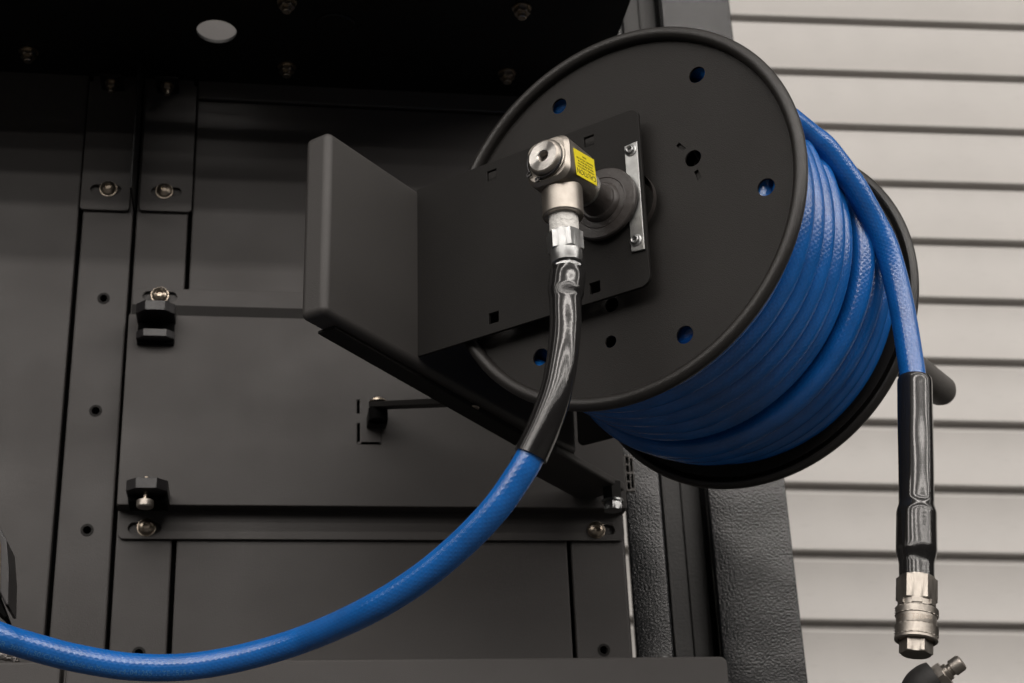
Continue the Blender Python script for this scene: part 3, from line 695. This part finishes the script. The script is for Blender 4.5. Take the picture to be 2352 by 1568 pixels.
# heat shrink sleeve, then quick coupling
d0 = (RW.transposed() @ (RM @ tl[-2])).z
sp = [at_depth(2101, 870, d0 + 0.0005), at_depth(2102, 960, d0 - 0.016), at_depth(2104, 1060, d0 - 0.034), at_depth(2105, 1160, d0 - 0.052), at_depth(2105, 1250, d0 - 0.066), at_depth(2106, 1340, d0 - 0.081)]
sps = spline(sp, 20); nS = len(sps)
def px2r(wpx, d): return wpx/2*d/FPX
def rad_prof(tab, y):
    for (y0, r0), (y1, r1) in zip(tab, tab[1:]):
        if y0 <= y <= y1:
            t = (y-y0)/(y1-y0); t = t*t*(3-2*t); return r0 + (r1-r0)*t
    return tab[-1][1]
tabR = [(860, 76), (884, 79), (1000, 80), (1155, 80), (1180, 91), (1262, 93), (1298, 80), (1345, 80)]
rr_ = []
pts_l = []
for p in sps:
    c = RW.transposed() @ p; py = 784 + FPX*c.y/c.z
    rr_.append(px2r(rad_prof(tabR, py), c.z)); pts_l.append(RMI @ p)
rr_[0] *= 0.965
mb = MB().tube(pts_l, rr_, 40, cap=True)
sleeve = part('heat_shrink_sleeve', mb.mesh('heat_shrink_sleeve', 60), M_shrink, hose)
def knurled(name, T, r, h0, h1, rows, parent, ma, seg=44, depth=0.085):
    prof = [(r*0.9, h0 - 0.0003), (r*0.965, h0)] + [(r, h0 + 0.0006 + (h1-h0-0.0012)*q/(rows-1)) for q in range(rows)] + [(r*0.965, h1), (r*0.9, h1 + 0.0003)]
    L_ = len(prof)
    def kn(i, j): return 1 - (depth if (i + j) % 2 else 0) if 1 < j < L_-2 else 1
    return part(name, MB().lathe(prof, seg=seg, radf=kn).mesh(name, 15), ma, parent, T=T)
ca = at_depth(2106, 1328, d0 - 0.079); cb = at_depth(2104, 1500, d0 - 0.079 - 0.027)
cdir = RMI.to_3x3() @ (cb - ca); q0 = RMI @ ca; LC = cdir.length
TC = axis_T(q0, cdir) @ Matrix.Rotation(math.radians(38), 4, 'Z')
sc_ = (RW.transposed() @ ca).z/FPX                     # metres per photo pixel there
cpl = part('coupling_body', hexnut(MB(), Matrix.Identity(4), 46.5*sc_, 0.0, LC*0.335).mesh('coupling_body', 25), M_steel, hose, T=TC)
def cpart2(name, prof, ma, seg=64): return part(name, MB().lathe(prof, seg=seg).mesh(name, 30), ma, cpl)
cpart2('neck', [(40*sc_, LC*0.33), (40*sc_, LC*0.44)], M_steel)
for a in range(6):
    aa = a*PI/3
    part('lug', MB().box((36*sc_, -12*sc_, LC*0.335), (42.5*sc_, 12*sc_, LC*0.40)).mesh('lug'), M_steel, cpl, T=Matrix.Rotation(aa + PI/6, 4, 'Z'), bevel=0.0002)
slv = cpart2('sliding_sleeve', [(43*sc_, LC*0.42), (44.5*sc_, LC*0.43), (45.5*sc_, LC*0.53), (45.5*sc_, LC*0.65), (44.5*sc_, LC*0.67), (44.5*sc_, LC*0.79), (48.5*sc_, LC*0.81), (48.5*sc_, LC*0.84), (45*sc_, LC*0.855), (41*sc_, LC*0.855), (39*sc_, LC*0.80), (0, LC*0.80)], M_steel)
knurled('knurl_band', None, 49.5*sc_, LC*0.425, LC*0.525, 6, slv, M_steel)
knurled('knurl_band', None, 49.5*sc_, LC*0.66, LC*0.80, 8, slv, M_steel)
part('inner_ring', MB().lathe([(38*sc_, LC*0.80), (38*sc_, LC*0.845), (33*sc_, LC*0.85), (32*sc_, LC*0.81)], seg=48).mesh('inner_ring'), M_bolt, cpl)
part('dust_plug', hexnut(MB(), Matrix.Rotation(math.radians(2), 4, 'Z'), 37.5*sc_, LC*0.81, LC*1.02).mesh('dust_plug', 25), M_steel, cpl)
# engraved pressure mark wrapped on the sleeve (upside down, as it hangs)
def wrap_text(body, size, rfun, a_c, h_c, flip):
    me = text_mesh(body, size, thick=0.00012)
    for v in me.vertices:
        x, y, z = v.co
        if flip: x, y = -x, -y
        r = rfun; a = a_c + x/r
        v.co = ((r + z)*math.cos(a), (r + z)*math.sin(a), h_c - y)
    return me
me = wrap_text('Max. 350bar', 0.0058, 45.5*sc_ + 0.00006, math.radians(0), LC*0.592, True)
eng = part('engraving', me, mat('engraved_steel', (0.30, 0.26, 0.22), 0.4, 1.0), cpl)
# turn engraving so that it faces the camera
camdir = (TC.inverted() @ (RMI @ Vector((0, 0, 0)))); eng.rotation_euler = (0, 0, math.atan2(camdir.y, camdir.x) + 0.12)

# ================================================================== INLET HOSE (lower left)
o0 = C - n_*0.0795
inlet = thing('inlet_hose', 'blue hose in black heat shrink sweeping down left from the swivel joint', 'hose', Matrix.Translation(o0))
def il(p): return p - o0
dt = 1.176
def dpt(px, py, d): return at_depth(px, py, d)
fit0 = RM @ Vector((0, -0.0795, -0.0360)); 
fdir = Vector((0.0008, 0.0, -0.0502)); p0f = fit0 + fdir
def cdep(p): return (RW.transposed() @ p).z
dF = cdep(p0f)
TF = axis_T(il(fit0), fdir); Lf = fdir.length
s1 = 1.176/FPX
tape = part('thread_tape', MB().lathe([(35*s1, -0.003), (34.5*s1, 0.001), (33.5*s1, 0.004), (33*s1, Lf*0.36)], seg=40, radf=lambda i, j: 1 + 0.012*math.sin(i*1.3 + j*2)).mesh('thread_tape', 60), M_tape, inlet, T=TF)
def ff(name, f0, f1, w, ma=M_zinc, twist=0):
    return part(name, hexnut(MB(), Matrix.Rotation(twist, 4, 'Z'), w*s1, Lf*f0, Lf*f1).mesh(name, 25), ma, inlet, T=TF)
ff('hex_nut', 0.34, 0.65, 42, twist=0.42)
part('swivel_nut', MB().lathe([(0, Lf*0.64), (37*s1, Lf*0.65), (36.5*s1, Lf*0.73), (35*s1, Lf*0.78), (34*s1, Lf*0.83), (30*s1, Lf*0.85), (0, Lf*0.85)], seg=48, radf=lambda i, j: 1 + (0.018*math.cos(6*2*PI*i/48) if j > 2 else 0)).mesh('swivel_nut', 30), M_zinc, inlet, T=TF)
ff('small_hex_nut', 0.86, 0.925, 32, twist=0.55)
part('ferrule', MB().lathe([(28*s1, Lf*0.91), (26*s1, Lf*0.95), (33*s1, Lf*1.0), (35*s1, Lf*1.05)], seg=48).mesh('ferrule', 30), M_zinc, inlet, T=TF)
ctl = [(1299, 680, dF-.010), (1299, 745, dF-.022), (1292, 820, dF-.035), (1277, 900, dF-.047), (1251, 975, dF-.056), (1219, 1046, dF-.062)]
sp = spline([p0f + Vector((0, 0, 0.001))] + [dpt(*c) for c in ctl], 16)
tabL = [(590, 66), (612, 80), (640, 85), (668, 84), (692, 75), (760, 73), (860, 74), (960, 77), (1060, 81)]
rs = []
for p in sp:
    c = RW.transposed() @ p; rs.append(px2r(rad_prof(tabL, 784 + FPX*c.y/c.z), c.z))
mb = MB().tube([il(p) for p in sp], rs, 40, cap=False)
part('heat_shrink_sleeve', mb.mesh('heat_shrink_sleeve', 60), M_shrink, inlet)
endn = (sp[-1] - sp[-2]).normalized()
# rolled thickness at the open end of the sleeve
mb = MB().tube([il(sp[-1]) , il(sp[-1]) + endn*0.0004, il(sp[-1]) + endn*0.0002, il(sp[-1]) - endn*0.02], [rs[-1], rs[-1]*0.985, rs[-1]*0.93, rs[-1]*0.92], 40, cap=False)
part('sleeve_mouth', mb.mesh('sleeve_mouth', 60), M_shrink, inlet)
ctl2 = [(1251, 975, dF-.056), (1219, 1046, dF-.062), (1190, 1095, dF-.065), (1138, 1168, dF-.066), (1062, 1248, dF-.060), (960, 1332, dF-.048), (840, 1405, dF-.028), (700, 1467, 1.158), (560, 1509, 1.175), (430, 1531, 1.175), (300, 1531, 1.165), (170, 1510, 1.15), (60, 1481, 1.135), (0, 1462, 1.125), (-90, 1425, 1.12), (-220, 1360, 1.10)]
hp = spline([dpt(*c) for c in ctl2], 14)
hm = MB().tube([il(p) for p in hp], HR*1.0, 28)
hm_frames = hm.frames; hm_L = hm.Ls
hb = part('hose_body', hm.mesh('hose_body', 60), M_hose, inlet)
# faint print along the hose
def hose_print(body, size, s_start, ang, direction=1):
    me = text_mesh(body, size, align='LEFT', thick=0.00002)
    for v in me.vertices:
        x, y, z = v.co; s_ = s_start + direction*x
        i = 0
        while i < len(hm_L)-2 and hm_L[i+1] < s_: i += 1
        t = (s_ - hm_L[i])/max(1e-9, hm_L[i+1] - hm_L[i])
        P0, N0_, B0, T0, _ = hm_frames[i]; P1, N1_, B1, T1, _ = hm_frames[i+1]
        P = P0.lerp(P1, t); T_ = T0.lerp(T1, t).normalized()
        view = (-(P + o0)).normalized(); up = (Vector((0,0,1)) - T_*T_.z).normalized()
        sid = (view - T_*view.dot(T_)).normalized(); bin_ = T_.cross(sid) * (-direction)
        if bin_.z < 0: bin_ = -bin_
        a = ang + y/HR
        v.co = P + (sid*math.cos(a) + bin_*math.sin(a))*(HR + 0.00006 + z)
    me.update(); return me
L_all = hm_L[-1]
pm = hose_print('AIR & WATER 302°F (150°C) Max. Made in Mexico r41041255 11TE 1515 A', 0.0056, L_all - 0.045, math.radians(-24), -1)
part('print', pm, M_print, inlet, label='faded lettering along the blue hose')

# ================================================================== PLUG COUPLING (bottom right)
pd = 1.29
b0 = at_depth(2110, 1600, pd)
plug = thing('plug_coupling', 'steel quick-connect plug on black rubber boot at the bottom right edge', 'coupling', Matrix.Translation(b0))
k1 = pd/FPX
bp_ = [at_depth(x, y, pd) - b0 for x, y in ((2114, 1760), (2112, 1690), (2110, 1630), (2112, 1590), (2128, 1568), (2148, 1556))]
bs = spline(bp_, 10)
part('rubber_boot', MB().tube(bs, [k1*(44 - 20*max(0, (i/len(bs) - 0.72))/0.28*0.25) for i in range(len(bs))], 32).mesh('rubber_boot', 70), M_rub, plug)
a0 = at_depth(2150, 1562, pd) - b0; a1 = at_depth(2203, 1524, pd - 0.004) - b0
TP = axis_T(a0, a1 - a0); LP = (a1 - a0).length
part('boot_collar', MB().lathe([(0, -0.002), (31*k1, -0.002), (33*k1, 0.0), (31*k1, LP*0.10), (0, LP*0.12)], seg=40).mesh('boot_collar', 40), M_zinc, plug, T=TP)
part('hex_nut', hexnut(MB(), Matrix.Rotation(0.2, 4, 'Z'), 33*k1, LP*0.10, LP*0.42).mesh('hex_nut', 25), M_steel, plug, T=TP)
part('plug_tip', MB().lathe([(20*k1, LP*0.40), (20*k1, LP*0.56), (15*k1, LP*0.60), (15*k1, LP*0.68), (19.5*k1, LP*0.72), (19.5*k1, LP*1.02), (17*k1, LP*1.12), (13*k1, LP*1.14), (9*k1, LP*1.12), (8*k1, LP*0.9), (0, LP*0.88)], seg=40).mesh('plug_tip', 30), M_steel, plug, T=TP)
